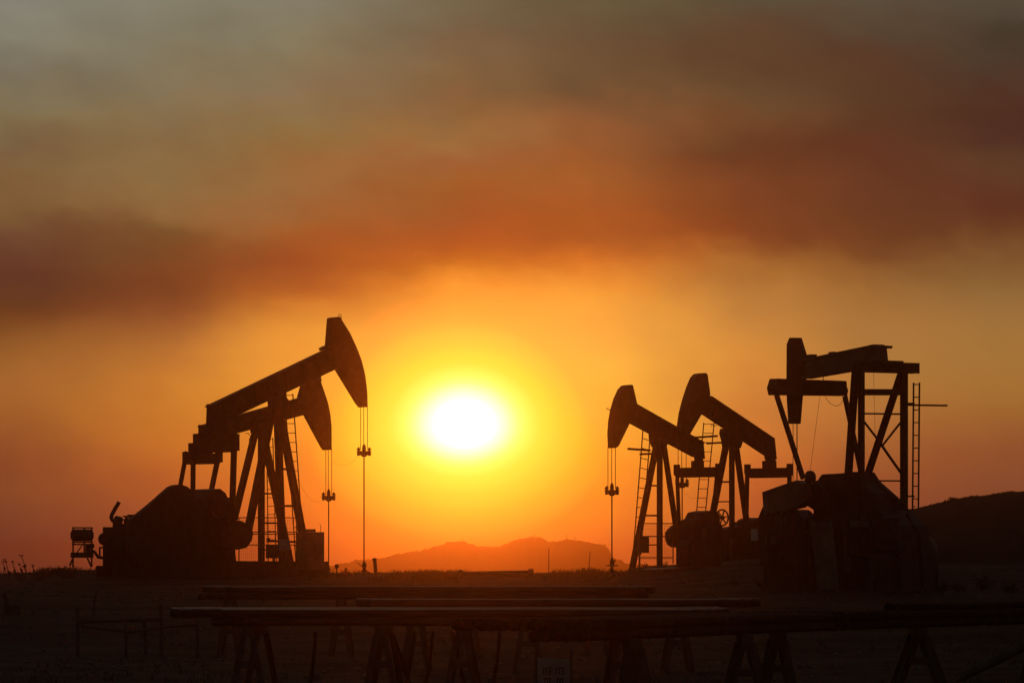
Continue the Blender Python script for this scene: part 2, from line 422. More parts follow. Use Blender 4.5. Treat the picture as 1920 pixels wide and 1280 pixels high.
def carrier(F, par, cx, cy, top, bot, xs, s=1.0):
    """bridle cables, carrier bar with its clamps and the polished rod below"""
    for x, y in zip(xs, top):
        m = MB(); m.tube([F.p(x, y - 2), F.p(x, cy - (2 if x != xs[1] else 8))], .012, 6); m.build('bridle_cable', 'cable', par)
    m = MB(); u_ = F.m * s
    c = F.p(cx, cy)
    for sg in (-1, 1):
        e = c + F.b * (sg * 10 * u_ / F.b.x * 1.0)
        m.lathe(e - Vector((0, 0, 3 * u_)), [(3 * u_, -6 * u_), (3.4 * u_, -3 * u_), (3 * u_, 0), (4.6 * u_, .2 * u_), (4.6 * u_, 1.8 * u_), (2.6 * u_, 2.2 * u_), (2.6 * u_, 5 * u_), (4.6 * u_, 5.2 * u_), (4.4 * u_, 6.8 * u_), (2.2 * u_, 7 * u_), (1.8 * u_, 10 * u_)], 10)
    m.bar(c - F.b * (9 * u_) + Vector((0, 0, -4 * u_)), c + F.b * (9 * u_) + Vector((0, 0, -4 * u_)), 6 * u_, 8 * u_, F.l)
    m.lathe(c + Vector((0, 0, -6 * u_)), [(4.2 * u_, -5 * u_), (6 * u_, -2 * u_), (5.5 * u_, 3 * u_), (3.6 * u_, 6 * u_), (3.6 * u_, 13 * u_), (2.4 * u_, 17 * u_), (1.2 * u_, 19 * u_)], 12)
    m.build('carrier_bar', 'dark', par)
    m = MB(); m.tube([F.p(cx, cy - 6), F.p(cx, bot)], .021, 8); m.build('polished_rod', 'cable', par)

def leg(F, par, a, b, wpx, name='post_leg', mt='steel'):
    """a, b = (px, py, lateral offset)"""
    m = MB(); w = wpx * F.m / 1.3
    m.hbar(F.p(*a), F.p(*b), w, w, w * .16, F.l); return m.build(name, mt, par)
def strut(F, par, a, b, wpx):
    m = MB(); m.bar(F.p(*a), F.p(*b), wpx * F.m / 1.25, None, F.l); m.build('cross_brace', 'steel', par)

def beam(F, par, tl, tr, br, bl, w=.26, extra=None):
    """I-beam: web plate with top and bottom flanges and stiffeners"""
    m = MB(); t = .045
    m.prism(F.poly([tl, tr, br, bl]), F.l * .03)
    for p1, p2, up_ in ((tl, tr, -1), (bl, br, 1)):
        a, b = F.p(*p1), F.p(*p2); n = (b - a).normalized().cross(F.l)
        if n.z * up_ < 0: n = -n
        m.bar(a + n * (t / 2 - .0), b + n * (t / 2 - .0), w, t, F.l)
    for i in range(1, 8):
        q = i / 8
        a = F.p(tl[0] + (tr[0] - tl[0]) * q, tl[1] + (tr[1] - tl[1]) * q); b = F.p(bl[0] + (br[0] - bl[0]) * q, bl[1] + (br[1] - bl[1]) * q)
        m.bar(a.lerp(b, .06), a.lerp(b, .94), w * .86, .02, F.l)
    # closing plate at the tail
    return m.build('walking_beam', 'steel', par)

def mesh_panel(F, par, x0, x1, y0, y1, off, rails, step=.085):
    m = MB()
    for x in (x0, x1): m.tube([F.p(x, y0 - 1, off), F.p(x, y1 + 4, off)], .022, 6)
    for y in rails: m.tube([F.p(x0, y, off), F.p(x1, y, off)], .018, 6)
    f = m.build('guard_fence', 'steel', par)
    m = MB(); a, b = F.p(x0, y0, off), F.p(x1, y0, off); L = (b - a).length; d = (b - a) / L; H = (y1 - y0) * F.m
    for i in range(int(L / step)): m.bar(a + d * (i * step), a + d * (i * step) - Vector((0, 0, H)), .006)
    for i in range(int(H / step)): m.bar(a - Vector((0, 0, i * step)), b - Vector((0, 0, i * step)), .006)
    m.build('wire_mesh', 'cable', f)
    return f

def disc(F, mb, px, py, off, rpx, t, n=28, hole=0):
    c = F.p(px, py, off); r = rpx * F.m
    mb.lathe(c - F.l * t / 2, [(r * .9, 0), (r, t * .15), (r, t * .85), (r * .9, t)], n, F.l)

def rounded(cx, cy, rx, ry, a0, a1, n=12):
    return [(cx + rx * math.cos(R(a0 + (a1 - a0) * i / n)), cy - ry * math.sin(R(a0 + (a1 - a0) * i / n))) for i in range(n + 1)]

TH = R(38)
PG = 'pumpjacks in the oil field'
# ---- A: the tall one beside the sun
A = Fr(500, 193, TH)
pa = thing('pumpjack', A.p(460, 1095), 'tall pumpjack with the highest raised head, right beside the setting sun', 'pumpjack', PG)
m = MB()
A.prism(m, [(612, 597, 1), (618, 595.3, .5), (633, 594, 0), (642.5, 601, -1), (657, 624, -1), (670, 652, -1), (679, 676, -1), (685.5, 702, -1), (689.5, 733, -1), (690.3, 763, -1), (671, 763.5, 1), (664.5, 755, 1), (629, 691, .4), (607, 664, .8), (608, 649, 1)], .34)
hd = m.build('horse_head', 'steel', pa, bevel=.02)
m = MB(); m.tube([A.p(634, 596), A.p(634.5, 591), A.p(637, 589), A.p(639.6, 591), A.p(640, 598)], .012, 6); m.build('lifting_eye', 'cable', hd)
m = MB(); A.prism(m, [(602, 653), (610, 648), (616, 652), (604, 657)], .3); m.build('hinge_bracket', 'dark', hd)
beam(A, pa, (389, 761), (618, 652), (632, 689), (389, 803), .30)
m = MB(); A.prism(m, [(387, 760, 1), (392, 757, 0), (392, 805, 0), (385.5, 804, 1)], .3); m.build('tail_plate', 'steel', pa)
m = MB(); c = A.p(403, 829)
A.prism(m, [(388, 798), (420, 784), (418, 812), (388, 814)], .3)
m.build('tail_bearing', 'dark', pa)
m = MB(); h = 1.12; q = A.p(403, 829)
m.prism([q + A.l * o_ * h + Vector((0, 0, -A.m * dy_)) for o_, dy_ in ((-1, -17), (1, -16), (1, 14), (.78, 19), (-.82, 19), (-1, 16))], A.b * .2)
for dy_ in (-16, 16): m.bar(q - A.l * h * .8 - Vector((0, 0, A.m * dy_)), q + A.l * h * .8 - Vector((0, 0, A.m * dy_)), .3, .04, A.b)
m.build('equalizer', 'steel', pa)
for (a, b, w) in (((439.5, 815, 1.12), (434, 1005, 1.12), 11), ((362.5, 832, -1.12), (361, 985, -1.12), 9)):
    p = leg(A, pa, a, b, w, 'pitman_arm')
    m = MB(); m.box(A.p(a[0], a[1] + 14, a[2]), .26, .22, .55, A.b); m.build('bearing_cap', 'dark', p)
leg(A, pa, (521, 752, .35), (578, 1060, 1.0), 15)
leg(A, pa, (519.5, 752, -.35), (530, 1060, -1.0), 14.5)
leg(A, pa, (512, 760, 0), (462, 1010, 0), 15)
for y, x0, x1 in ((829, 523, 535), (879, 524, 546), (948, 527, 560), (1015, 529, 572)): strut(A, pa, (x0, y, -.6), (x1, y, .6), 5)
m = MB(); A.prism(m, [(514, 735, 0), (531, 729, 0), (532, 745, 0), (537, 752, 0), (533, 764, 0), (508, 764, 0), (507, 752, 0), (512, 746, 0)], .34); m.build('saddle_bearing', 'dark', pa)
ladder(A, pa, (534, 738), (549, 738), (555, 1056), (571, 1056), -.9, 18)
m = MB(); m.tube([A.p(640, 620, .1), A.p(600, 705, .25), A.p(603, 712, .25), A.p(601, 718, .25)], .01, 6); m.build('tie_rope', 'cable', pa)
carrier(A, pa, 682.5, 845, (762, 762, 762), 1056, (676.3, 682, 689), 1.0)
m = MB(); m.tube([A.p(x, y) for x, y in ((623, 862), (628, 868), (637, 872), (648, 872), (658, 868), (666, 860), (674, 850))], .0032, 5); m.build('safety_line', 'cable', pa)
m = MB(); A.prism(m, [(235, 1050), (590, 1052), (590, 1100), (235, 1100)], 1.5); m.build('base_skid', 'dark', pa)
m = MB(); A.prism(m, [(372, 935), (380, 917), (398, 916), (408, 924), (420, 950), (428, 1056), (366, 1056)], .95)
gb = m.build('gearbox', 'dark', pa, bevel=.03)
m = MB(); disc(A, m, 412, 950, .62, 20, .2); m.build('crank_disc', 'dark', pa)
m = MB(); disc(A, m, 360, 945, -.6, 18, .2); m.build('crank_disc', 'dark', pa)
for off, cx in ((.95, 447), (-.95, 352)):
    m = MB(); A.prism(m, [(cx - 30, 975), (cx + 2, 976), (cx + 18, 984), (cx + 24, 998), (cx + 22, 1012), (cx + 12, 1026), (cx - 6, 1030), (cx - 30, 1024)], .22, off); c = m.build('counterweight', 'dark', pa)
m = MB(); A.prism(m, [(256, 963), (276, 947), (300, 926), (316, 912), (326, 908.5), (338, 908), (349, 912), (358, 920), (364, 936), (366, 1058), (240, 1058), (240, 975)], .22, .55)
m.build('belt_guard', 'dark', pa, bevel=.03)
m = MB(); A.prism(m, [(415, 934), (431, 932), (433, 938), (440, 945), (440, 965), (415, 965)], .3, .3); m.build('brake_drum', 'dark', pa)
mesh_panel(A, pa, 448, 556, 970, 1052, .95, (970, 997, 1001, 1021))

# prime mover
en = thing('engine', P(215, 1085, 191), 'squat stationary engine with upturned exhaust stack beside the belt guard', 'engine')
m = MB(); m.box(P(212, 1036, 191), .62, .8, 1.68); m.build('radiator', 'dark', en, bevel=.02)
m = MB(); m.box(P(247, 1034, 191), .70, .7, 1.6); m.box(P(222, 1070, 191), 1.4, .8, .35); m.build('engine_block', 'dark', en, bevel=.03)
m = MB(); q = [(226, 985), (216, 979), (210, 974), (208.5, 969), (210, 964), (216, 953), (223.5, 940.5)]
m.tube([P(x, y, 191) for x, y in q], .066, 12); ex_ = m.build('exhaust_pipe', 'dark', en, True)
m = MB(); m.lathe(P(213, 974, 191), [(.09, 0), (.15, .04), (.16, .22), (.12, .3)], 12, Vector((1, 0, -.25)).normalized()); m.build('muffler', 'dark', ex_, True)
m = MB()
m.box(P(226, 986, 191), .5, .3, .16)
m.lathe(P(237, 984, 191), [(.09, 0), (.09, .2), (.05, .22), (.05, .26), (.12, .27), (.12, .31)], 12); m.lathe(P(249, 978, 191), [(.14, 0), (.14, .14), (.18, .16), (.18, .24)], 12)
m.build('air_cleaner', 'dark', en)
m = MB(); m.lathe(P(193, 1010, 190.6), [(.09, 0), (.2, .02), (.2, .12), (.09, .14)], 16, Vector((.6, -.8, 0))); m.tube([P(187, 1026, 190.6), P(187, 1046, 190.6)], .03); m.tube([P(186, 1026, 190.6), P(197, 1026, 190.6)], .025); m.build('fan', 'dark', en)

# chemical tank stand
ct = thing('tank_stand', P(154, 1062, 190), 'small metal stand carrying a drum-shaped tank beside the engine', 'tank stand')
u_ = K * 190
m = MB()
for dx_ in (137, 172):
    for dd in (189.75, 190.35): m.bar(P(dx_, 988, dd), P(dx_, 1062, dd), .05)
for y in (989, 1016, 1020):
    for dd in (189.75, 190.35): m.bar(P(135, y, dd), P(174, y, dd), .045)
m.bar(P(158, 988, 189.75), P(158, 1045, 189.75), .05)
m.bar(P(144, 1036, 189.75), P(155, 1020, 189.75), .035); m.bar(P(137, 1046, 189.75), P(131, 1059, 189.5), .05); m.bar(P(164, 1046, 189.75), P(171, 1061, 189.5), .05)
m.build('frame', 'steel', ct)
m = MB(); m.lathe(P(132.5, 1003, 190), [(.10, 0), (.18, .05), (.195, .12), (.195, .62), (.18, .69), (.10, .74)], 20, Vector((1, 0, 0))); m.build('tank', 'dark', ct, True)
m = MB(); m.box(P(154, 1040, 190), .70, .6, .17); m.build('tray', 'dark', ct)
m = MB(); m.box(P(165, 1028, 190), .16, .2, .3); m.lathe(P(171, 1023, 189.9), [(.05, 0), (.09, .02), (.09, .1), (.05, .12)], 12, Vector((.3, -.95, 0))); m.tube([P(170, 1030, 190), P(178, 1035, 190), P(184, 1044, 190), P(196, 1046, 190)], .05); m.build('dosing_pump', 'dark', ct)

# control cabinet & junction box by the tall pumpjack
cb = thing('control_cabinet', P(582, 1066, 191), 'tall pale control cabinet at the foot of the tall pumpjack', 'cabinet')
m = MB(); m.box(P(582, 1032, 191), .76, .6, 1.22, Vector((.93, .36, 0))); m.build('cabinet_body', 'grey', cb, bevel=.02)
m = MB(); q = P(584, 1030, 190.62); m.box(q, .36, .03, 1.0, Vector((.93, .36, 0))); dr = m.build('door', 'grey', cb)
m = MB(); m.box(q + Vector((.12, -.05, 0)), .03, .04, .14); m.build('handle', 'dark', dr)
m = MB(); m.box(P(582, 994, 191), .34, .3, .09); m.tube([P(601, 998, 191), P(601, 984, 191), P(599, 982, 191)], .01, 6); m.build('conduit', 'dark', cb)
jb = thing('junction_box', P(533, 1060, 190), 'small pale junction box low on the fence of the tall pumpjack', 'junction box')
m = MB(); m.box(P(533, 1021, 190), .34, .2, .36); m.build('box', 'pale', jb, bevel=.015)
m = MB(); m.tube([P(533, 1031, 190), P(533, 1062, 190)], .03); m.build('post', 'dark', jb)
m = MB(); m.tube([P(523, 1014, 190), P(500, 1014, 190.1)], .035); m.box(P(503, 1012, 190), .12, .1, .14); m.build('conduit', 'dark', jb)
sw = thing('switch_box', P(512, 1060, 190.4), 'dark switch box beside the pale junction box', 'switch box')
m = MB(); m.box(P(510, 1034, 190.4), .4, .25, .42); m.build('box', 'dark', sw, bevel=.015)
m = MB(); m.box(P(513, 1050, 190.4), .08, .08, .5); m.build('post', 'dark', sw)

# ---- B: the smaller one behind
B = Fr(480, 212, TH)
pb = thing('pumpjack', B.p(470, 1095), 'smaller pumpjack whose head hangs under the beam of the tall one', 'pumpjack', PG)
m = MB()
B.prism(m, [(570, 706, 1), (598, 704, 0), (603, 717, -1), (608.5, 733, -1), (615.5, 754, -1), (620, 775, -1), (622.5, 798, -1), (622.7, 843, -1), (604, 843.5, 1), (600, 838, 1), (570.5, 778.5, .5), (553, 757, .8), (556, 744, 1), (562, 723, 1)], .30)
m.build('horse_head', 'steel', pb, bevel=.02)
beam(B, pb, (374, 798), (560, 746), (569, 777), (374, 831), .26)
m = MB(); B.prism(m, [(371.5, 797, 1), (377, 796, 0), (377, 832, 0), (371, 832, 1)], .28); m.build('tail_plate', 'steel', pb)
m = MB(); B.prism(m, [(368, 826), (395, 820), (394, 852), (370, 852)], .3); m.build('tail_bearing', 'dark', pb)
m = MB(); h = .9; m.bar(B.p(380, 860) - B.l * h, B.p(380, 860) + B.l * h, .26, .38, B.b); m.build('equalizer', 'steel', pb)
for (a, b, w) in (((411.5, 845, .95), (395, 925, .95), 9.5), ((350, 846, -.95), (337, 915, -.95), 8)):
    p = leg(B, pb, a, b, w, 'pitman_arm')
    m = MB(); m.box(B.p(a[0] - 1, a[1] + 11, a[2]), .2, .2, .40, B.b); m.build('bearing_cap', 'dark', p)
leg(B, pb, (489, 792, .3), (545, 1060, .9), 14)
leg(B, pb, (490, 792, -.3), (490, 1060, -.9), 12.5)
leg(B, pb, (483, 792, 0), (436, 985, 0), 13)
for y, x0, x1 in ((925, 491, 515), (980, 491, 528), (1030, 491, 538)): strut(B, pb, (x0, y, -.5), (x1, y, .5), 4)
m = MB(); B.prism(m, [(477, 785, 0), (502, 778, 0), (504, 800, 0), (500, 812, 0), (474, 812, 0), (473, 800, 0)], .3); m.build('saddle_bearing', 'dark', pb)
ladder(B, pb, (500, 820), (511.5, 820), (503, 1056), (518, 1056), -.7, 15)
carrier(B, pb, 616.2, 929, (842, 842, 842), 1064, (611, 615.6, 622), .95)
m = MB(); m.tube([B.p(x, y) for x, y in ((561, 900), (566, 912), (574, 926), (584, 937), (596, 941), (608, 939))], .0032, 5); m.build('safety_line', 'cable', pb)
m = MB(); m.tube([B.p(460, 812, .2), B.p(466, 812, .2), B.p(470, 818, .2), B.p(467, 824, .2), B.p(469, 835, .2)], .012, 6); m.build('hook', 'cable', pb)
m = MB(); B.prism(m, [(300, 1058), (560, 1058), (560, 1095), (300, 1095)], 1.4); m.build('base_skid', 'dark', pb)
m = MB(); B.prism(m, [(350, 935), (395, 930), (410, 1058), (340, 1058)], .8); m.build('gearbox', 'dark', pb, bevel=.03)
for off, cx in ((.8, 400), (-.8, 330)):
    m = MB(); B.prism(m, rounded(cx, 985, 26, 30, -95, 95) + [(cx - 26, 970), (cx - 26, 1000)], .2, off); m.build('counterweight', 'dark', pb)

# ---- C: low-headed one on the other side of the sun
C = Fr(1240, 185, TH)
pc = thing('pumpjack', C.p(1250, 1085), 'pumpjack with lowered head closest to the sun on the mound', 'pumpjack', PG)
m = MB()
C.prism(m, [(1164.5, 722.5, 1), (1180, 721, 0), (1187.5, 723, -1), (1195, 756, -1), (1190, 772, -.5), (1180.5, 790, -.6), (1160.5, 836, -1), (1155.5, 839.8, -1), (1139.5, 839.8, 1), (1138.2, 813, 1), (1139.8, 789, 1), (1143.8, 767, 1), (1149.7, 747, 1), (1157.6, 729.6, 1)], .34)
hc = m.build('horse_head', 'steel', pc, bevel=.02)
m = MB(); m.tube([C.p(1146, 770), C.p(1136.5, 765.5), C.p(1141, 764)], .012, 6); m.build('hook', 'cable', hc)
beam(C, pc, (1190, 757), (1317, 829), (1302, 856), (1182, 792), .26)
m = MB(); C.prism(m, [(1311, 824), (1319, 828, -1), (1322, 860, -1), (1301, 858, 1), (1299, 850, 1)], .26); m.build('tail_plate', 'steel', pc)
m = MB(); C.prism(m, [(1304, 855), (1316, 855), (1316, 863), (1318, 864), (1318, 878), (1298, 878), (1298, 864), (1304, 863)], .12); m.build('tail_bearing', 'dark', pc)
def equal(F, par, cx, cy, h):
    m = MB(); q = F.p(cx, cy)
    m.prism([q + F.l * o_ * h - Vector((0, 0, F.m * dy_)) for o_, dy_ in ((-1, -9), (1, -9), (1, 5), (.74, 9.5), (-.74, 9.5), (-1, 5))], F.b * .2)
    for dy_ in (-8, 8.5): m.bar(q - F.l * h * .74 - Vector((0, 0, F.m * dy_)), q + F.l * h * .74 - Vector((0, 0, F.m * dy_)), .28, .035, F.b)
    m.build('equalizer', 'steel', par)
equal(C, pc, 1307, 885, 1.03)
for (a, b, w) in (((1347, 869, 1.05), (1336, 985, 1.05), 8.5), ((1269, 871, -1.05), (1273.5, 990, -1.05), 7)):
    p = leg(C, pc, a, b, w, 'pitman_arm')
    m = MB(); m.box(C.p(a[0], a[1] + 9, a[2]), .14, .16, .32, C.b); m.build('bearing_cap', 'dark', p)
leg(C, pc, (1233, 822, -.3), (1185, 1068, -.9), 11.5)
leg(C, pc, (1237, 822, .3), (1237, 1062, .9), 10.5)
leg(C, pc, (1243, 822, 0), (1267, 985, 0), 10)
for y, x0, x1, w in ((910, 1217, 1236, 4), (966, 1206, 1236, 4), (1005, 1200, 1236, 2.5), (1021, 1196, 1236, 3)): strut(C, pc, (x0, y, -.6), (x1, y, .6), w)
m = MB(); C.prism(m, [(1222, 808), (1250, 820), (1246, 832), (1243, 838), (1228, 838), (1223, 826), (1222, 818)], .32); m.build('saddle_bearing', 'dark', pc)
ladder(C, pc, (1206, 800), (1220, 805), (1187, 1040), (1201, 1040), -.8, 13)
m = MB(); m.tube([C.p(1177.5, 841), C.p(1219, 844)], .036, 8); m.tube([C.p(1200, 851), C.p(1232, 850)], .033, 8); m.build('brake_lever', 'steel', pc)
carrier(C, pc, 1147.3, 918, (838, 838, 838), 1048, (1139.9, 1147, 1153.8), 1.0)
m = MB(); C.prism(m, [(1205, 1067), (1400, 1056), (1400, 1095), (1195, 1097)], 1.4); m.build('base_skid', 'dark', pc)
m = MB(); C.prism(m, [(1290, 975), (1297, 972), (1303, 960), (1318, 957), (1330, 957), (1336, 966), (1340, 1060), (1285, 1060)], .75); m.build('gearbox', 'dark', pc, bevel=.03)
m = MB(); disc(C, m, 1264, 1006, -.95, 20, .16); C.prism(m, [(1250, 998), (1262, 985), (1290, 985), (1290, 1022), (1275, 1026), (1260, 1021)], .2, -.9); m.build('counterweight', 'dark', pc)
m = MB(); C.prism(m, [(1320, 990), (1350, 985), (1352, 1030), (1318, 1030)], .2, .95); m.build('counterweight', 'dark', pc)
m = MB(); c = C.p(1354, 970, .5); m.ring(c, C.l, 15 * C.m, .028)
for k in range(3):
    a = R(60 * k + 10); v = C.b * math.cos(a) + Vector((0, 0, 1)) * math.sin(a); m.bar(c - v * 15 * C.m, c + v * 15 * C.m, .035, .03, C.l)
m.lathe(c - C.l * .06, [(.06, 0), (.06, .12)], 12, C.l)
m.build('sheave_wheel', 'steel', pc)
mesh_panel(C, pc, 1199, 1262, 981, 1052, .95, (981, 1005, 1045))
cx_ = thing('starter_box', P(1206, 1062, 184.2), 'dark starter box on the leg of the lowered pumpjack by the sun', 'starter box')
m = MB(); m.box(P(1206, 1020, 184.2), .37, .2, .53); m.build('box', 'dark', cx_, bevel=.015)
m = MB(); m.bar(P(1199, 1036, 184.3), P(1199, 1068, 184.3), .06); m.build('post', 'dark', cx_)

m = MB(); C.prism(m, [(1268, 1022, 1), (1285, 1012, 0), (1345, 1012, -1), (1345, 1062, -1), (1268, 1064, 1)], .6); m.build('motor', 'dark', pc)
# ---- D: steep one behind C
D_ = Fr(1370, 207, TH)
pd = thing('pumpjack', D_.p(1390, 1075), 'pumpjack with the steepest beam, between the lowered one and the braced tower', 'pumpjack', PG)
m = MB()
D_.prism(m, [(1300.5, 700.5, 1), (1318, 699, 0), (1327, 701.7, -1), (1332, 737, -1), (1327, 752, -.5), (1315, 773, -.5), (1293.5, 815, -1), (1286, 826, -1), (1269.5, 826, 1), (1268.8, 798, 1), (1272, 775, 1), (1278, 751, 1), (1286, 726, 1), (1294, 707, 1)], .38)
m.build('horse_head', 'steel', pd, bevel=.02)
beam(D_, pd, (1330, 742), (1449, 822), (1436, 853), (1318, 775), .28)
m = MB(); D_.prism(m, [(1444, 819), (1453, 825, -1), (1456.5, 861, -1), (1434, 861, 1), (1432, 851, 1)], .28); m.build('tail_plate', 'steel', pd)
m = MB(); D_.prism(m, [(1437, 856), (1452, 856), (1452, 863), (1454, 864), (1454, 879), (1431, 879), (1431, 864), (1437, 863)], .12); m.build('tail_bearing', 'dark', pd)
equal(D_, pd, 1442, 886, 1.2)
for (a, b, w) in (((1481, 869, 1.2), (1478, 985, 1.2), 8), ((1401.5, 870, -1.2), (1399, 985, -1.2), 8)):
    p = leg(D_, pd, a, b, w, 'pitman_arm')
    m = MB(); m.box(D_.p(a[0], a[1] + 9, a[2]), .16, .18, .34, D_.b); m.build('bearing_cap', 'dark', p)
leg(D_, pd, (1365, 815, -.3), (1337, 960, -.9), 12)
leg(D_, pd, (1372, 815, .3), (1372.5, 1062, .9), 10)
leg(D_, pd, (1377, 815, 0), (1401, 985, 0), 11)
for y, x0, x1, w in ((903, 1350, 1372, 4), (940, 1343, 1372, 3), (980, 1372, 1398, 5)): strut(D_, pd, (x0, y, -.4), (x1, y, .4), w)
m = MB(); D_.prism(m, [(1356, 803), (1388, 820), (1386, 832), (1383, 840), (1360, 840), (1358, 826), (1354, 812)], .34); m.build('saddle_bearing', 'dark', pd)
ladder(D_, pd, (1319.5, 792), (1339, 792), (1303, 1000), (1319, 1000), -.9, 12)
m = MB(); m.tube([D_.p(1300, 820), D_.p(1345, 817)], .036, 8); m.tube([D_.p(1325, 831), D_.p(1360, 829)], .034, 8); m.build('brake_lever', 'steel', pd)
m = MB(); m.tube([D_.p(x, y) for x, y in ((1333, 799), (1334, 796.5), (1339, 798), (1343, 798), (1345, 795), (1341, 794))], .012, 6); m.build('hook', 'cable', pd)
carrier(D_, pd, 1279, 904, (825, 825, 825), 1000, (1271.5, 1278.3, 1286.5), .95)
m = MB(); m.tube([D_.p(x, y) for x, y in ((1283, 920), (1288, 927), (1295, 933), (1303, 934), (1312, 930))], .0032, 5); m.build('safety_line', 'cable', pd)
m = MB(); D_.prism(m, [(1345, 1060), (1520, 1054), (1520, 1095), (1340, 1095)], 1.5); m.build('base_skid', 'dark', pd)
m = MB(); D_.prism(m, [(1397, 975), (1405, 971), (1418, 970), (1428, 974), (1440, 985), (1450, 1060), (1385, 1060)], .9); m.build('gearbox', 'dark', pd, bevel=.03)
for off, cx in ((1.0, 1462), (-1.0, 1400)):
    m = MB(); D_.prism(m, rounded(cx, 1000, 28, 28, -95, 95) + [(cx - 28, 985), (cx - 28, 1015)], .22, off); m.build('counterweight', 'dark', pd)
nt_ = thing('notice_plate', P(1414, 1030, 200), 'small pale bluish notice plate between the steep pumpjack and the tower', 'notice')
m = MB(); m.box(P(1414.5, 1002, 200), .235, .02, .40); m.build('plate', 'white', nt_)
m = MB(); m.bar(P(1414.5, 1010, 200.06), P(1414.5, 1062, 200.06), .05); m.build('post', 'steel', nt_)

m = MB(); D_.prism(m, [(1343, 993, 1), (1360, 988, 0), (1384, 986, 0), (1400, 984, -1), (1400, 1062, -1), (1343, 1062, 1)], .6, -.4); m.build('motor', 'dark', pd)
# ---- E: rear-pivot unit with its braced tower
E = Fr(1600, 145, R(-52))
pe = thing('pumpjack', E.p(1600, 1125), 'rear-pivot pumpjack with wide cross yoke on a braced tower near the dark hill', 'pumpjack', PG)
m = MB()
E.prism(m, [(1479.3, 633, 1), (1504, 633, -1), (1514, 666, -1), (1515, 690, -1), (1506, 745, -1), (1502, 794.3, -1), (1477.3, 794.3, 1), (1474.5, 750, 1), (1473.7, 710, 1), (1474.2, 645, 1)], .13)
he = m.build('horse_head', 'steel', pe, bevel=.015)
m = MB(); E.prism(m, [(1497, 668), (1526, 664), (1530, 706), (1497, 712)], .2); m.build('head_bracket', 'steel', he)
m = MB(); t = .05
for off in (-.13, .13):
    m.prism(E.poly([(1512, 677), (1595, 659.5), (1648, 648.5), (1662, 652), (1666, 690), (1601, 693), (1528, 705), (1512, 708)], off), E.l * .03)
for p1, p2, sg in (((1512, 676), (1648, 647.5), 1), ((1512, 708), (1640, 686), -1)):
    m.bar(E.p(*p1), E.p(*p2), .36, .05, E.l)
m.prism(E.poly([(1640, 646.5), (1664, 648), (1662, 653), (1640, 653)]), E.l * .36)
m.build('walking_beam', 'grey', pe)
m = MB(); E.prism(m, [(1556, 660), (1565.5, 659), (1565.5, 668), (1556, 670)], .1); m.build('grease_box', 'dark', pe)
m = MB(); c = E.p(1514, 727); h = 1.17; z = Vector((0, 0, 1))
m.prism([c + E.l * (h + .03) + z * -.02, c + E.l * (h - .06) + z * .21, c - E.l * (h - .01) + z * .195, c - E.l * h + z * .04, c - E.l * (h + .05) - z * .03, c - E.l * (h + .01) - z * .18, c + E.l * (h - .02) - z * .2], E.b * .34)
m.build('cross_yoke', 'steel', pe, bevel=.02)
for a, b in (((1456, 740, 1.1), (1506, 897, 1.1)), ((1584, 742, -1.1), (1619, 905, -1.1))):
    p = leg(E, pe, a, b, 9.5, 'pitman_arm')
    m = MB(); disc(E, m, b[0] + 13 if b[0] < 1550 else b[0], b[1] + (-2 if b[0] < 1550 else 12), b[2], 13, .12, 20); m.build('wrist_pin_bearing', 'dark', p, True)
m = MB(); m.tube([E.p(1494.4, 793), E.p(1494.4, 930)], .014, 6); m.build('bridle_cable', 'cable', pe)
m = MB(); m.tube([E.p(1487, 793), E.p(1487, 930)], .009, 6); m.build('bridle_cable', 'cable', pe)
m = MB(); m.tube([E.p(1537, 744, .3), E.p(1519, 884, .3)], .0045, 5); m.build('brake_cable', 'cable', pe)
m = MB(); m.tube([E.p(x, y, -.4) for x, y in ((1547, 743), (1551, 750), (1558, 757), (1568, 761), (1576, 758), (1582, 748))], .006, 5); m.build('hose', 'cable', pe)
m = MB(); m.tube([E.p(1638, 699), E.p(1641, 815)], .004, 5); m.build('brake_cable', 'cable', pe)
m = MB(); m.tube([E.p(1544, 700), E.p(1543, 716)], .012, 6); m.build('grease_line', 'cable', pe)
m = MB(); c = E.p(1662, 689); h = .98
m.hbar(c - E.l * h, c + E.l * h, .26, .26, .035, z); m.prism(E.poly([(1648, 676), (1680, 676), (1680, 684), (1648, 684)]), E.l * .5); m.build('pivot_crossbeam', 'steel', pe)
leg(E, pe, (1604, 697, .85), (1590, 900, .85), 14); leg(E, pe, (1615, 697, .85), (1615, 1000, .85), 12)
leg(E, pe, (1695, 697, -.85), (1695, 1000, -.85), 14); leg(E, pe, (1689, 702, -.85), (1622, 905, -.85), 13)
for a, b, w in (((1618, 735, .85), (1690, 735, -.85), 14), ((1618, 775, .85), (1692, 776, -.85), 4), ((1620, 790, .85), (1656, 837, 0), 4.5), ((1690, 790, -.85), (1656, 833, 0), 4.5), ((1654, 836, 0), (1692, 890, -.85), 5), ((1644, 901, .3), (1692, 901, -.85), 3.5)):
    strut(E, pe, a, b, w)
ladder(E, pe, (1713, 717), (1724, 717), (1711, 955), (1722, 955), -1.25, 10, .024)
m = MB()
for y in (756, 930): m.bar(E.p(1698, y, -.9), E.p(1714, y, -1.25), .04)
m.build('ladder_bracket', 'steel', pe)
m = MB(); m.bar(E.p(1704, 759, -1.25), E.p(1775, 760, -1.25), .06, .045); m.build('brake_lever', 'steel', pe)
m = MB(); E.prism(m, [(1539, 889, 1), (1590, 887, 0), (1634, 884, -1), (1646, 905, -1), (1668, 925, -1), (1690, 985, -1), (1524, 985, 1), (1523, 912, 1)], .55); m.build('gearbox', 'dark', pe, bevel=.03)
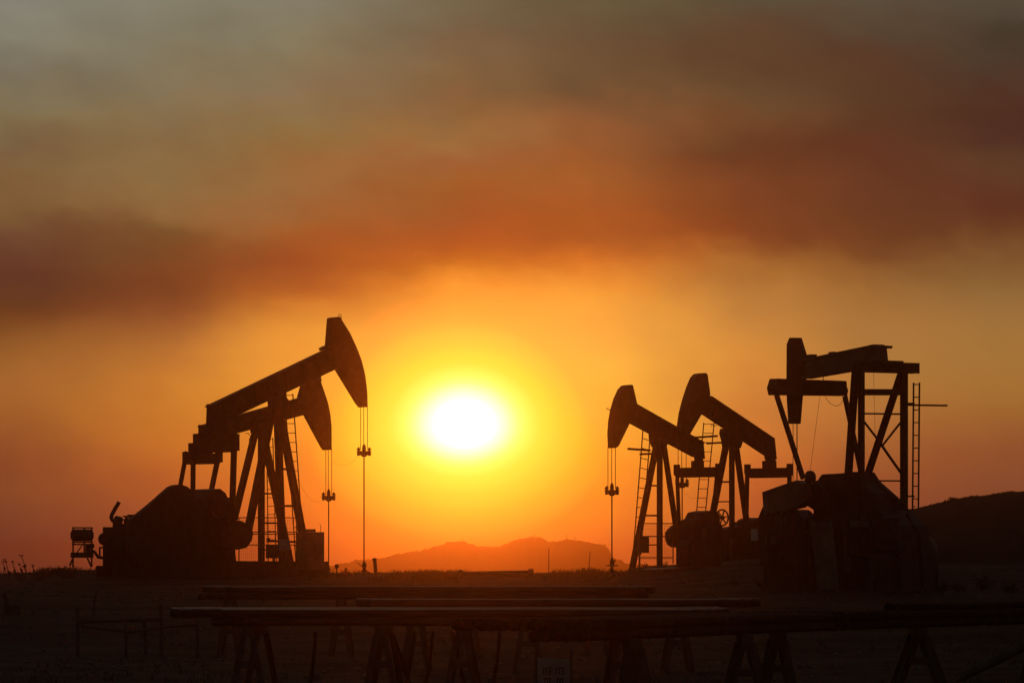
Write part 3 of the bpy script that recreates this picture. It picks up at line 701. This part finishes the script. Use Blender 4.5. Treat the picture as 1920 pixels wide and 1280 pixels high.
m = MB(); E.prism(m, [(1636, 885), (1646, 901), (1690, 940), (1690, 975), (1630, 975)], .12, -.3); m.build('gusset_plate', 'dark', pe)
m = MB(); E.prism(m, [(1437, 922), (1462, 913), (1500, 900), (1516, 906), (1517, 939), (1503, 951), (1440, 966)], .30, .75); m.build('counterweight', 'grey', pe, bevel=.02)
m = MB(); E.prism(m, [(1500, 905), (1530, 900), (1560, 930), (1560, 955), (1528, 955), (1505, 940)], .12, .6); m.build('crank_arm', 'dark', pe)
m = MB(); E.prism(m, [(1437, 950), (1432, 962), (1428, 972), (1470, 972), (1470, 940)], .25, -.6); m.build('counterweight', 'dark', pe)
m = MB(); E.prism(m, [(1524, 968, 1), (1712, 957, -1), (1738, 985, -1), (1752, 1035, -1), (1757, 1130, -1), (1500, 1130, 1), (1512, 985, 1)], 1.1); m.build('base_skid', 'dark', pe)
m = MB(); E.prism(m, [(1438, 965), (1502, 955), (1522, 972), (1524, 1060), (1440, 1060)], .5, .5); mo = m.build('motor_housing', 'dark', pe)
m = MB()
for k in range(9): m.bar(E.p(1524 + k * 1.5, 985 + k * 14, 1.0), E.p(1558 + k * 1.5, 985 + k * 14, 1.0), .2, .03, z)
m.bar(E.p(1522, 975, 1.0), E.p(1536, 1110, 1.0), .05); m.bar(E.p(1558, 975, 1.0), E.p(1572, 1110, 1.0), .05)
m.build('steps', 'grey', pe)
for q in ((1464, 975, .24), (1445, 1012, .2)):
    m = MB(); m.box(E.p(q[0], q[1], .8), .26, .12, q[2]); m.build('terminal_box', 'grey', pe)
for q in ((1618, 982, 44, 12, 'grey'), (1668, 990, 26, 40, 'dark'), (1600, 1040, 30, 70, 'steel'), (1660, 1062, 60, 44, 'dark'), (1710, 1030, 34, 60, 'steel')):
    m = MB(); c = E.p(q[0], q[1], .82); m.box(c, q[2] * E.m, .3, q[3] * E.m, E.l); m.build('guard_panel', q[4], pe, bevel=.015)
for pts in (((1590, 968), (1590, 1040), (1640, 1046), (1640, 1110)), ((1632, 975), (1634, 1030), (1690, 1034)), ((1700, 965), (1722, 1000), (1728, 1100))):
    m = MB(); m.tube([E.p(x, y, 1.05) for x, y in pts], .04, 8); m.build('pipework', 'old_pipe', pe)
for x in (1440, 1466, 1492, 1518):
    m = MB(); m.bar(E.p(x, 958, .95), E.p(x + 2, 1120, .95), .05, None, E.l); m.build('frame_post', 'steel', pe)
m = MB(); m.bar(E.p(1438, 1000, .95), E.p(1522, 996, .95), .04); m.build('rail', 'steel', pe)
m = MB(); E.prism(m, [(1432, 1050, 1), (1520, 1046, -1), (1526, 1128, -1), (1428, 1128, 1)], .6, .2); m.build('sump_box', 'dark', pe)
vp = thing('storage_tank', P(1735, 1110, 152), 'low round-topped tank in the dark behind the braced tower base', 'tank')
m = MB(); m.lathe(P(1722, 1110, 152), [(.52, 0), (.52, 1.05), (.48, 1.2), (.38, 1.38), (.2, 1.5), (.05, 1.53)], 24); m.build('tank_shell', 'dark', vp, True)
m = MB(); m.lathe(P(1722, 1000, 152), [(.08, 0), (.08, .06), (.05, .08)], 12); m.build('hatch', 'dark', vp)

# ------------------------------------------------------------------ wellheads and small field fittings
def wellhead(px, yb, D, label, h=22, handle=-1, slim=1.0):
    s_ = K * D; t = thing('wellhead', P(px, yb, D), label, 'wellhead', 'wellheads under the polished rods')
    m = MB(); u_ = s_ * h / 22
    m.lathe(P(px, yb, D), [(r_ * u_ * slim, z_ * u_) for r_, z_ in ((6, 0), (6, 2), (3.2, 2.5), (3.2, 5), (5.6, 6.5), (5.6, 8.5), (3.4, 10), (3.4, 12), (5, 13), (5, 16), (4.2, 16.3), (5, 17), (5, 19.5), (3, 20), (3, 22), (1.5, 23))], 14)
    m.build('stuffing_box', 'dark', t)
    m = MB(); m.tube([P(px, yb - h * .35, D), P(px + 14, yb - h * .1, D + .4), P(px + 16, yb, D + .4)], 1.2 * u_, 8); m.build('flow_pipe', 'pipe', t)
    m = MB(); m.tube([P(px, yb - h * .5, D), P(px + handle * 13, yb - h * .95, D)], .8 * u_, 6); m.build('valve_handle', 'steel', t)
    return t
wellhead(683, 1077, 199, 'squat wellhead under the rod of the tall pumpjack', 24, -1, .8)
wellhead(616.5, 1077, 219, 'wellhead beside the control cabinet, under the smaller pumpjack', 14, 1)
t = wellhead(1147.5, 1080, 189.6, 'slim wellhead under the lowered pumpjack nearest the sun', 34, .5, .55)
m = MB(); m.lathe(P(1147.5, 1061, 189.6), [(.09, 0), (.2, .01), (.2, .035), (.09, .045)], 16); m.build('flange', 'dark', t)
m = MB(); m.tube([P(594, 1075, 214), P(594, 1063, 214), P(597, 1062, 214), P(618, 1062, 214)], .04, 8)
solo(m, 'flow_line', 'pipe', P(594, 1078, 214), 'bent flow pipe at the foot of the control cabinet', 'pipe')
rp = thing('riser_pipe', P(704, 1078, 200), 'thick leaning riser pipe next to the tall pumpjack wellhead', 'pipe')
m = MB(); m.tube([P(705, 1078, 200), P(702.5, 1049, 200)], .062, 12); m.build('pipe', 'pipe', rp, True)
m = MB(); m.lathe(P(702, 1050, 200), [(.075, 0), (.08, .03), (.06, .07), (.02, .085)], 12); m.build('cap', 'dark', rp, True)
for px, y0, r_, lab in ((631, 1061, 4.2, 'round valve wheel on a stem poking up between two wellheads'), (648, 1066, 2.2, 'tiny gauge on a stem poking up near the tall pumpjack wellhead')):
    t = thing('valve', P(px, 1078, 205), lab, 'valve'); s_ = K * 205
    m = MB(); m.tube([P(px, 1078, 205), P(px, y0 + 2, 205)], .022, 8); m.build('stem', 'dark', t)
    m = MB(); m.lathe(P(px, y0, 205) - Vector((-.02, -.04, 0)), [(r_ * s_ * .6, 0), (r_ * s_, .02), (r_ * s_, .06), (r_ * s_ * .6, .08)], 18, Vector((-.3, -.95, 0)).normalized()); m.build('wheel', 'dark', t)
pl = thing('pipeline', P(930, 1085, 205), 'long pipe lying on the ground below the sun, with thicker ends', 'pipe')
m = MB(); m.tube([P(866, 1075.5, 205), P(990, 1073, 205)], .085, 12); m.build('pipe', 'pipe', pl, True)
for px, py, r_ in ((862, 1075, .14), (994, 1074, .17)):
    m = MB(); m.lathe(P(px - 4, py, 205), [(r_ * .7, 0), (r_, .03), (r_, .16), (r_ * .7, .2)], 14, Vector((1, 0, 0))); m.build('end_flange', 'dark', pl)
for px, y0, lean, lab in ((1029, 1027, 0, 'upright marker stake standing alone on the crest'), (1103, 1033, 3.5, 'leaning marker stake on the crest by the slim wellhead')):
    m = MB(); m.tube([P(px, 1084, 206), P(px + lean, y0, 206)], .019, 6, .014); solo(m, 'marker_stake', 'wood', P(px, 1084, 206), lab, 'stake')

# ------------------------------------------------------------------ vegetation
def bush(px, D, rpx, label, n=260, group='bushes on the crest'):
    x = (px - 960) * K * D; base = Vector((x, D, ground_z(x, D) - .02)); r_ = rpx * K * D
    t = thing('bush', base, label, 'bush', group)
    st = MB(); lf = MB()
    for k in range(16):
        a = random.uniform(0, 6.28); d = Vector((math.cos(a) * random.uniform(.2, 1), math.sin(a) * random.uniform(.2, 1), random.uniform(.5, 1.3))) * r_
        st.tube([base, base + d * .5 + Vector((0, 0, .1 * r_)), base + d], .012, 5, .004)
        for q in range(n // 16):
            c = base + d * random.uniform(.35, 1.05) + Vector((random.gauss(0, .16), random.gauss(0, .16), random.gauss(0, .12))) * r_
            s_ = random.uniform(.05, .13) * r_
            a_ = Vector((random.uniform(-1, 1), random.uniform(-1, 1), random.uniform(-1, 1))).normalized() * s_; b_ = Vector((random.uniform(-1, 1), random.uniform(-1, 1), random.uniform(-1, 1))).normalized() * s_ * .6
            lf.add([c - a_, c + b_, c + a_, c - b_], [(0, 1, 2, 3)])
    st.build('stems', 'wood', t); lf.build('foliage', 'leaf', t)
for px, D, r_, lab in ((793, 214, 11, 'roundest bush on the crest directly under the sun'), (756, 216, 7, 'low ragged bush between the riser pipe and the roundest bush'), (842, 213, 9, 'flat bush touching the thicker end of the lying pipe'),
                       (905, 216, 8, 'thin bush standing up behind the lying pipe'), (1062, 211, 9, 'pale bush between the two marker stakes'), (1088, 212, 8, 'low bush at the foot of the leaning stake'),
                       (82, 203, 7, 'dark low bush on the crest between the weeds and the tank stand'), (94, 203, 6, 'dark bush nearest the tank stand'), (115, 204, 10, 'wispy bush right beside the tank stand'), (1168, 201, 8, 'bush at the foot of the ladder of the lowered pumpjack')):
    bush(px, D, r_, lab)
for px, D, r_, lab in ((1762, 140, 20, 'dark bush in the gloom right beside the braced tower base'), (1800, 143, 16, 'dark bush in the gloom between the tower base and the hill foot'), (1842, 146, 22, 'widest dark bush below the hill'), (1893, 143, 18, 'dark bush below the hill, nearest the picture edge'), (1425, 150, 15, 'dark bush under the notice plate'), (1375, 152, 13, 'small dark bush on the slope under the steep pumpjack')):
    bush(px, D, r_, lab, 420, 'bushes in the dark below the hill')
WG = 'weed stalks on the crest'
for px, py, bx, lab in ((6, 1052, 10, 'weed stalk nearest the picture edge, short'), (10, 1051, 17, 'weed stalk with a knobbly head, second from the edge'), (23, 1053, 31, 'straight leaning weed stalk in the middle of the weeds'), (37, 1058, 42, 'short weed stalk under the tallest one'), (40, 1041, 52, 'tallest weed stalk, leaning over the others'), (61, 1060, 64, 'faint small weed stalk standing apart from the rest')):
    D = 204; xb = (bx - 960) * K * D; b0 = Vector((xb, D, ground_z(xb, D) - .03)); tp = P(px, py, D)
    t = thing('weed_stalk', b0, lab, 'weed', WG)
    m = MB(); mid = b0.lerp(tp, .5) + Vector((.03, 0, .01)); m.tube([b0, mid, tp], .022, 6, .01); m.build('stem', 'grass', t)
    m = MB()
    for k in range(14):
        c = tp + Vector((random.gauss(0, .035), random.gauss(0, .03), random.gauss(0, .03))); a_ = Vector((random.uniform(-1, 1), random.uniform(-1, 1), random.uniform(-1, 1))) * .03; b_ = Vector((random.uniform(-1, 1), 0, random.uniform(-1, 1))) * .03
        m.add([c - a_, c + b_, c + a_, c - b_], [(0, 1, 2, 3)])
    for k in range(3):
        c = b0.lerp(tp, random.uniform(.1, .5)); m.add([c, c + Vector((random.uniform(-.12, .12), 0, .1)), c + Vector((random.uniform(-.1, .1), .02, .16))], [(0, 1, 2)])
    m.build('seed_head', 'grass', t)

def grass():
    m = MB()
    def blade(x, y, h):
        b0 = Vector((x, y, ground_z(x, y) - .01)); w = h * .05 + .004; ln = Vector((random.gauss(0, .35), random.gauss(0, .2), 1)) * h
        mid = b0 + ln * .55; tip = b0 + ln + Vector((random.gauss(0, .15) * h, 0, -.05 * h)); s_ = Vector((w, 0, 0))
        m.add([b0 - s_, b0 + s_, mid + s_ * .7, mid - s_ * .7, tip], [(0, 1, 2, 3), (3, 2, 4)])
    for k in range(1500):                       # tufts along the crest
        px = random.uniform(-60, 1250); D = random.uniform(185, 240)
        x = (px - 960) * K * D
        dens = noise.noise(Vector((x * .5, D * .06, 4))) + (.35 if 1030 < px < 1140 or 70 < px < 140 or 730 < px < 860 else 0)
        if dens < .05: continue
        for q in range(random.randint(3, 9)): blade(x + random.gauss(0, .12), D + random.gauss(0, .15), random.uniform(.06, .2) * (1 + .7 * dens))
    for k in range(2200):                       # scattered dry grass nearer by
        D = random.uniform(70, 180); px = random.uniform(-80, 2000); x = (px - 960) * K * D
        if noise.noise(Vector((x * .4, D * .12, 7))) < .05: continue
        for q in range(random.randint(2, 6)): blade(x + random.gauss(0, .07), D + random.gauss(0, .1), random.uniform(.03, .12))
    o = m.build('dry_grass', 'grass'); o['kind'] = 'stuff'
grass()
def stones():
    m = MB()
    for k in range(900):
        D = random.uniform(72, 170); px = random.uniform(-60, 1980); x = (px - 960) * K * D; r_ = random.uniform(.012, .05)
        c = Vector((x, D, ground_z(x, D) + r_ * .3)); vs = []
        for (i, j, l) in ((1, 0, 0), (-1, 0, 0), (0, 1, 0), (0, -1, 0), (0, 0, .7), (0, 0, -.7)): vs.append(c + Vector((i, j, l)) * r_ * random.uniform(.7, 1.3))
        m.add(vs, [(0, 2, 4), (2, 1, 4), (1, 3, 4), (3, 0, 4), (2, 0, 5), (1, 2, 5), (3, 1, 5), (0, 3, 5)])
    o = m.build('gravel', 'concrete'); o['kind'] = 'stuff'
stones()

# ------------------------------------------------------------------ pipe racks in the foreground
def trestle(px, D, ztop, spread_px, depth, label, group, w=.07):
    x = (px - 960) * K * D; base = Vector((x, D, ground_z(x, D)))
    t = thing('trestle', base, label, 'trestle', group)
    m = MB(); m.bar(Vector((x, D - depth / 2, ztop - .06)), Vector((x, D + depth / 2, ztop - .06)), .13, .12, Vector((1, 0, 0))); m.build('crossbeam', 'wood', t)
    s_ = spread_px * K * D
    for dd in (-depth / 2 + .2, depth / 2 - .2):
        for sg in (-1, 1):
            xx = x + sg * s_; yy = D + dd
            m = MB(); m.bar(Vector((x + sg * .05, yy, ztop - .1)), Vector((xx, yy, ground_z(xx, yy) - .05)), w, w, Vector((0, 1, 0))); m.build('leg', 'wood', t)
    m = MB(); z_ = base.z + (ztop - base.z) * .45; e = s_ * .55
    m.bar(Vector((x - e, D - depth / 2 + .13, z_)), Vector((x + e, D - depth / 2 + .13, z_)), .05, .09, Vector((0, 1, 0))); m.build('tie_board', 'wood', t)
def pipe(x0, x1, y, z, r_, label, group, tilt=0):
    m = MB(); n = 6; pts = [Vector((x0 + (x1 - x0) * i / n, y + tilt * (i / n - .5), z + random.gauss(0, .002))) for i in range(n + 1)]
    m.tube(pts, r_, 12)
    m.tube([pts[0] - Vector((.001, 0, 0)), pts[0] + Vector((.16, 0, 0))], r_ * 1.13, 12); m.tube([pts[-1] - Vector((.16, 0, 0)), pts[-1] + Vector((.001, 0, 0))], r_ * 1.13, 12)
    c = Vector((x0, y, z - r_)); return solo(m, 'steel_pipe', 'pipe', c, label, 'pipe', group, True)
def layer(px0, px1, D0, n, r_, ztop, label, group, jit=.25, slope=0):
    for k in range(n):
        D = D0 + k * (2.27 * r_); s_ = K * D
        pipe((px0 - 960) * s_ + random.uniform(-jit, jit), (px1 - 960) * s_ + random.uniform(-jit, jit), D, ztop - r_, r_, label, group)
# front rack
FR = 'trestles of the front pipe rack'
DF = 69.0
for px, sp, lab in ((478, 30, 'trestle under the ragged pipe end of the front rack'), (720, 28, 'front rack trestle under the pipes below the tall pumpjack wellhead'), (868, 30, 'front rack trestle straight below the sun'), (1165, 28, 'front rack trestle next to the pale board')):
    trestle(px, DF + 1.8, .80, sp, 4.2, lab, FR, .075)
for L in range(2):
    zt = .80 + .1 * L + .1
    layer(435 - 80 * L, 1330, DF - .1 + .05 * L, 3 if L == 0 else 34, .049, zt, ('steel pipe in the lower layer stacked on the front rack trestles' if L == 0 else 'steel pipe in the top layer of the front rack'), 'pipes on the front rack')
# second rack just behind
for px in (780, 990, 1270):
    trestle(px, 84, .93, 26, 2.4, {780: 'middle rack trestle at its open end before the riser pipe', 990: 'middle rack trestle beyond the pale board', 1270: 'middle rack trestle under the far pipe ends before the mound'}[px], 'trestles of the middle pipe rack')
layer(690, 1400, 83.2, 14, .055, 1.04, 'steel pipe lying on the middle rack between two other pipe rows', 'pipes on the middle rack')
# rear rack
for px in (432, 640, 880, 1120):
    trestle(px, 98.6, .95, 20, 2.0, {432: 'rear rack trestle at the open end', 640: 'rear rack trestle below the tall pumpjack wellhead', 880: 'rear rack trestle below the sun', 1120: 'rear rack trestle before the mound'}[px], 'trestles of the rear pipe rack')
for L in range(2):
    layer(398 + L * 6, 1212 - L * 10, 98 + L * .05, 14 if L else 3, .055, 1.06 + .11 * L, ('steel pipe in the lower layer of the rear rack' if L == 0 else 'steel pipe in the top layer of the rear rack'), 'pipes on the rear rack')
# slanting rack that runs away towards the dark hill
def slant(t):
    D = 58 + 20 * t; px = 1086 + 930 * t
    return Vector(((px - 960) * K * D, D, 0))
SD = (slant(1) - slant(0)).normalized(); SN = Vector((-SD.y, SD.x, 0)) * (1 if SD.x > 0 else -1)
def slant_rows(t0, t1, n, r_, ztop, label, group):
    for k in range(n):
        a = slant(t0 + random.uniform(-.006, .006)) + SN * (k * 2.3 * r_); b = slant(t1 + random.uniform(-.006, .006)) + SN * (k * 2.3 * r_)
        a.z = b.z = ztop - r_; m = MB(); d = (b - a).normalized()
        m.tube([a.lerp(b, q / 6) + Vector((0, 0, random.gauss(0, .002))) for q in range(7)], r_, 12)
        for e, sg in ((a, 1), (b, -1)): m.tube([e - d * (.001 * sg), e + d * (.17 * sg)], r_ * 1.13, 12)
        base = a - Vector((0, 0, r_)); solo(m, 'steel_pipe', 'old_pipe', base, label, 'pipe', group, True)
for px, D, sp, lab in ((1190, 60.4, 34, 'slanting rack trestle behind the pale board'), (1397, 64.6, 40, 'slanting rack trestle with its legs set widest apart'), (1458, 67.5, 30, 'slanting rack trestle close beside the widest one'), (1722, 72.2, 46, 'slanting rack trestle standing alone below the braced tower'), (1960, 77.5, 40, 'slanting rack trestle near the dark hill edge')):
    trestle(px, D, .76, sp, 1.6, lab, 'trestles of the slanting pipe rack', .085)
slant_rows(0, .52, 5, .052, .865, 'steel pipe in the lower layer at the near end of the slanting rack', 'pipes on the slanting rack')
slant_rows(.005, .51, 12, .052, .97, 'steel pipe in the upper layer at the near end of the slanting rack', 'pipes on the slanting rack')
slant_rows(.535, 1.06, 5, .052, .865, 'steel pipe in the lower layer at the far end of the slanting rack', 'pipes on the slanting rack')
slant_rows(.53, 1.05, 11, .052, .97, 'steel pipe in the upper layer at the far end of the slanting rack', 'pipes on the slanting rack')
slant_rows(.655, 1.04, 3, .042, 1.053, 'loose steel pipe lying on top of the slanting rack', 'loose pipes on the slanting rack')
for x0, y0, x1, y1, lab in ((735, 1183, 772, 1222, 'thin loose prop leaning under the front rack below the riser pipe'), (778, 1183, 758, 1220, 'loose prop crossing behind the first under the front rack'), (812, 1183, 796, 1226, 'loose prop under the front rack, just before the sun'),
                            (846, 1183, 874, 1230, 'loose prop leaning away from the sun trestle'), (938, 1183, 922, 1216, 'loose prop under the front rack between the sun trestle and the board'), (592, 1183, 580, 1216, 'short loose prop under the front rack near its ragged end')):
    D = 71.5; q0 = P(x0, y0, D); q1 = P(x1, y1, D); q1.z = ground_z(q1.x, D) - .03
    m = MB(); m.tube([q0, q0.lerp(q1, .5) + Vector((.01, 0, 0)), q1], .022, 7, .028); solo(m, 'timber_prop', 'wood', q1, lab, 'prop', 'props under the front rack')
m = MB(); a = P(1800, 1268, 62); b = P(1960, 1190, 62); m.tube([a, a.lerp(b, .5) + Vector((0, 0, -.01)), b], .055, 10); solo(m, 'prop_pole', 'wood', a, 'sloping pole propped up beside the lone slanting rack trestle', 'pole')

# board with faded lettering hung on the front rack
bd = thing('warning_board', P(1038, 1300, 66.5), 'pale rectangular board with dark faded lettering in front of the front rack', 'board')
ss_ = K * 66.5
m = MB(); m.prism([P(1008, 1232, 66.5), P(1069, 1236, 66.5), P(1069, 1292, 66.5), P(1008, 1292, 66.5)], Vector((0, .015, 0))); m.build('panel', 'pale', bd)
m = MB()
for bx0 in (1019, 1043):
    for (x0, y0, x1, y1) in ((0, 0, 0, 14), (2, 2, 9, 2), (5.5, 2, 5.5, 14), (10, 0, 14, 1), (13, 1, 13, 13), (9, 8, 15, 8), (9, 13, 15, 13)):
        m.bar(P(bx0 + x0, 1250 + y0, 66.48), P(bx0 + x1, 1250 + y1, 66.48), 1.8 * ss_, .004, Vector((1, 0, 0)) if x0 == x1 else Vector((0, 0, 1)))
    for (x0, y0, x1, y1) in ((0, 0, 14, 0), (2, 0, 2, 12), (7, 0, 7, 12), (12, 0, 12, 12)):
        m.bar(P(bx0 + x0, 1271 + y0, 66.48), P(bx0 + x1, 1271 + y1, 66.48), 1.8 * ss_, .004, Vector((1, 0, 0)) if x0 == x1 else Vector((0, 0, 1)))
m.build('lettering', 'ink', bd)
for px in (1005, 1071):
    m = MB(); m.bar(P(px, 1216, 66.53), P(px, 1330, 66.53), .03); m.build('post', 'wood', bd)

# pole fence at the side of the pad
fn = thing('pole_fence', P(250, 1232, 97), 'crooked pole fence with sagging rails on the bare ground', 'fence')
for px, y0, y1, w in ((145, 1138, 1236, .032), (302, 1132, 1226, .034), (370, 1162, 1230, .03), (272, 1164, 1230, .03), (236, 1170, 1226, .025)):
    m = MB(); m.tube([P(px, y1 + 6, 97), P(px + .6, (y0 + y1) / 2, 97), P(px - .5, y0, 97)], w, 8, w * .8); m.build('post', 'wood', fn)
m = MB(); m.tube([P(143, 1165, 96.95), P(220, 1162, 96.95), P(304, 1160, 96.95)], .036, 8); m.build('rail', 'wood', fn)
m = MB(); m.tube([P(x, y, 96.94) for x, y in ((146, 1172), (185, 1177), (240, 1184), (272, 1181), (303, 1175), (372, 1170))], .026, 8); m.build('rail', 'wood', fn)
m = MB(); m.tube([P(173, 1160, 98), P(177, 1130, 98), P(181.5, 1105, 98)], .017, 6); solo(m, 'thin_stake', 'wood', P(173, 1160, 98), 'thin pale stake leaning up behind the pole fence', 'stake')
m = MB(); m.box(P(25, 1143, 118), .35, .3, .2); m.tube([P(8, 1112, 118), P(16, 1144, 118)], .04); solo(m, 'scrap_heap', 'steel', P(22, 1150, 118), 'small heap of bent scrap iron on the bare ground beyond the pole fence', 'scrap')

# ------------------------------------------------------------------ haze: dusty, smoky air
hz = MB()
HX, HY0, HY1, HZ0, HZ1 = 1600, -120, 3500, -13.5, HAZE_TOP
hz.add([(-HX, HY0, HZ0), (HX, HY0, HZ0), (HX, HY1, HZ0), (-HX, HY1, HZ0), (-HX, HY0, HZ1), (HX, HY0, HZ1), (HX, HY1, HZ1), (-HX, HY1, HZ1)],
       [(3, 2, 1, 0), (4, 5, 6, 7), (0, 1, 5, 4), (1, 2, 6, 5), (2, 3, 7, 6), (3, 0, 4, 7)])
hm = bpy.data.materials.new('haze'); hm.use_nodes = True
hn = hm.node_tree; hn.nodes.clear()
pv = hn.nodes.new('ShaderNodeVolumePrincipled'); ho = hn.nodes.new('ShaderNodeOutputMaterial')
pv.inputs['Density'].default_value = HAZE_DENSITY
pv.inputs['Color'].default_value = (*HAZE_ALBEDO, 1)
pv.inputs['Anisotropy'].default_value = .985
hn.links.new(pv.outputs[0], ho.inputs['Volume'])
M['haze'] = hm
o = hz.build('haze', 'haze'); o['kind'] = 'stuff'
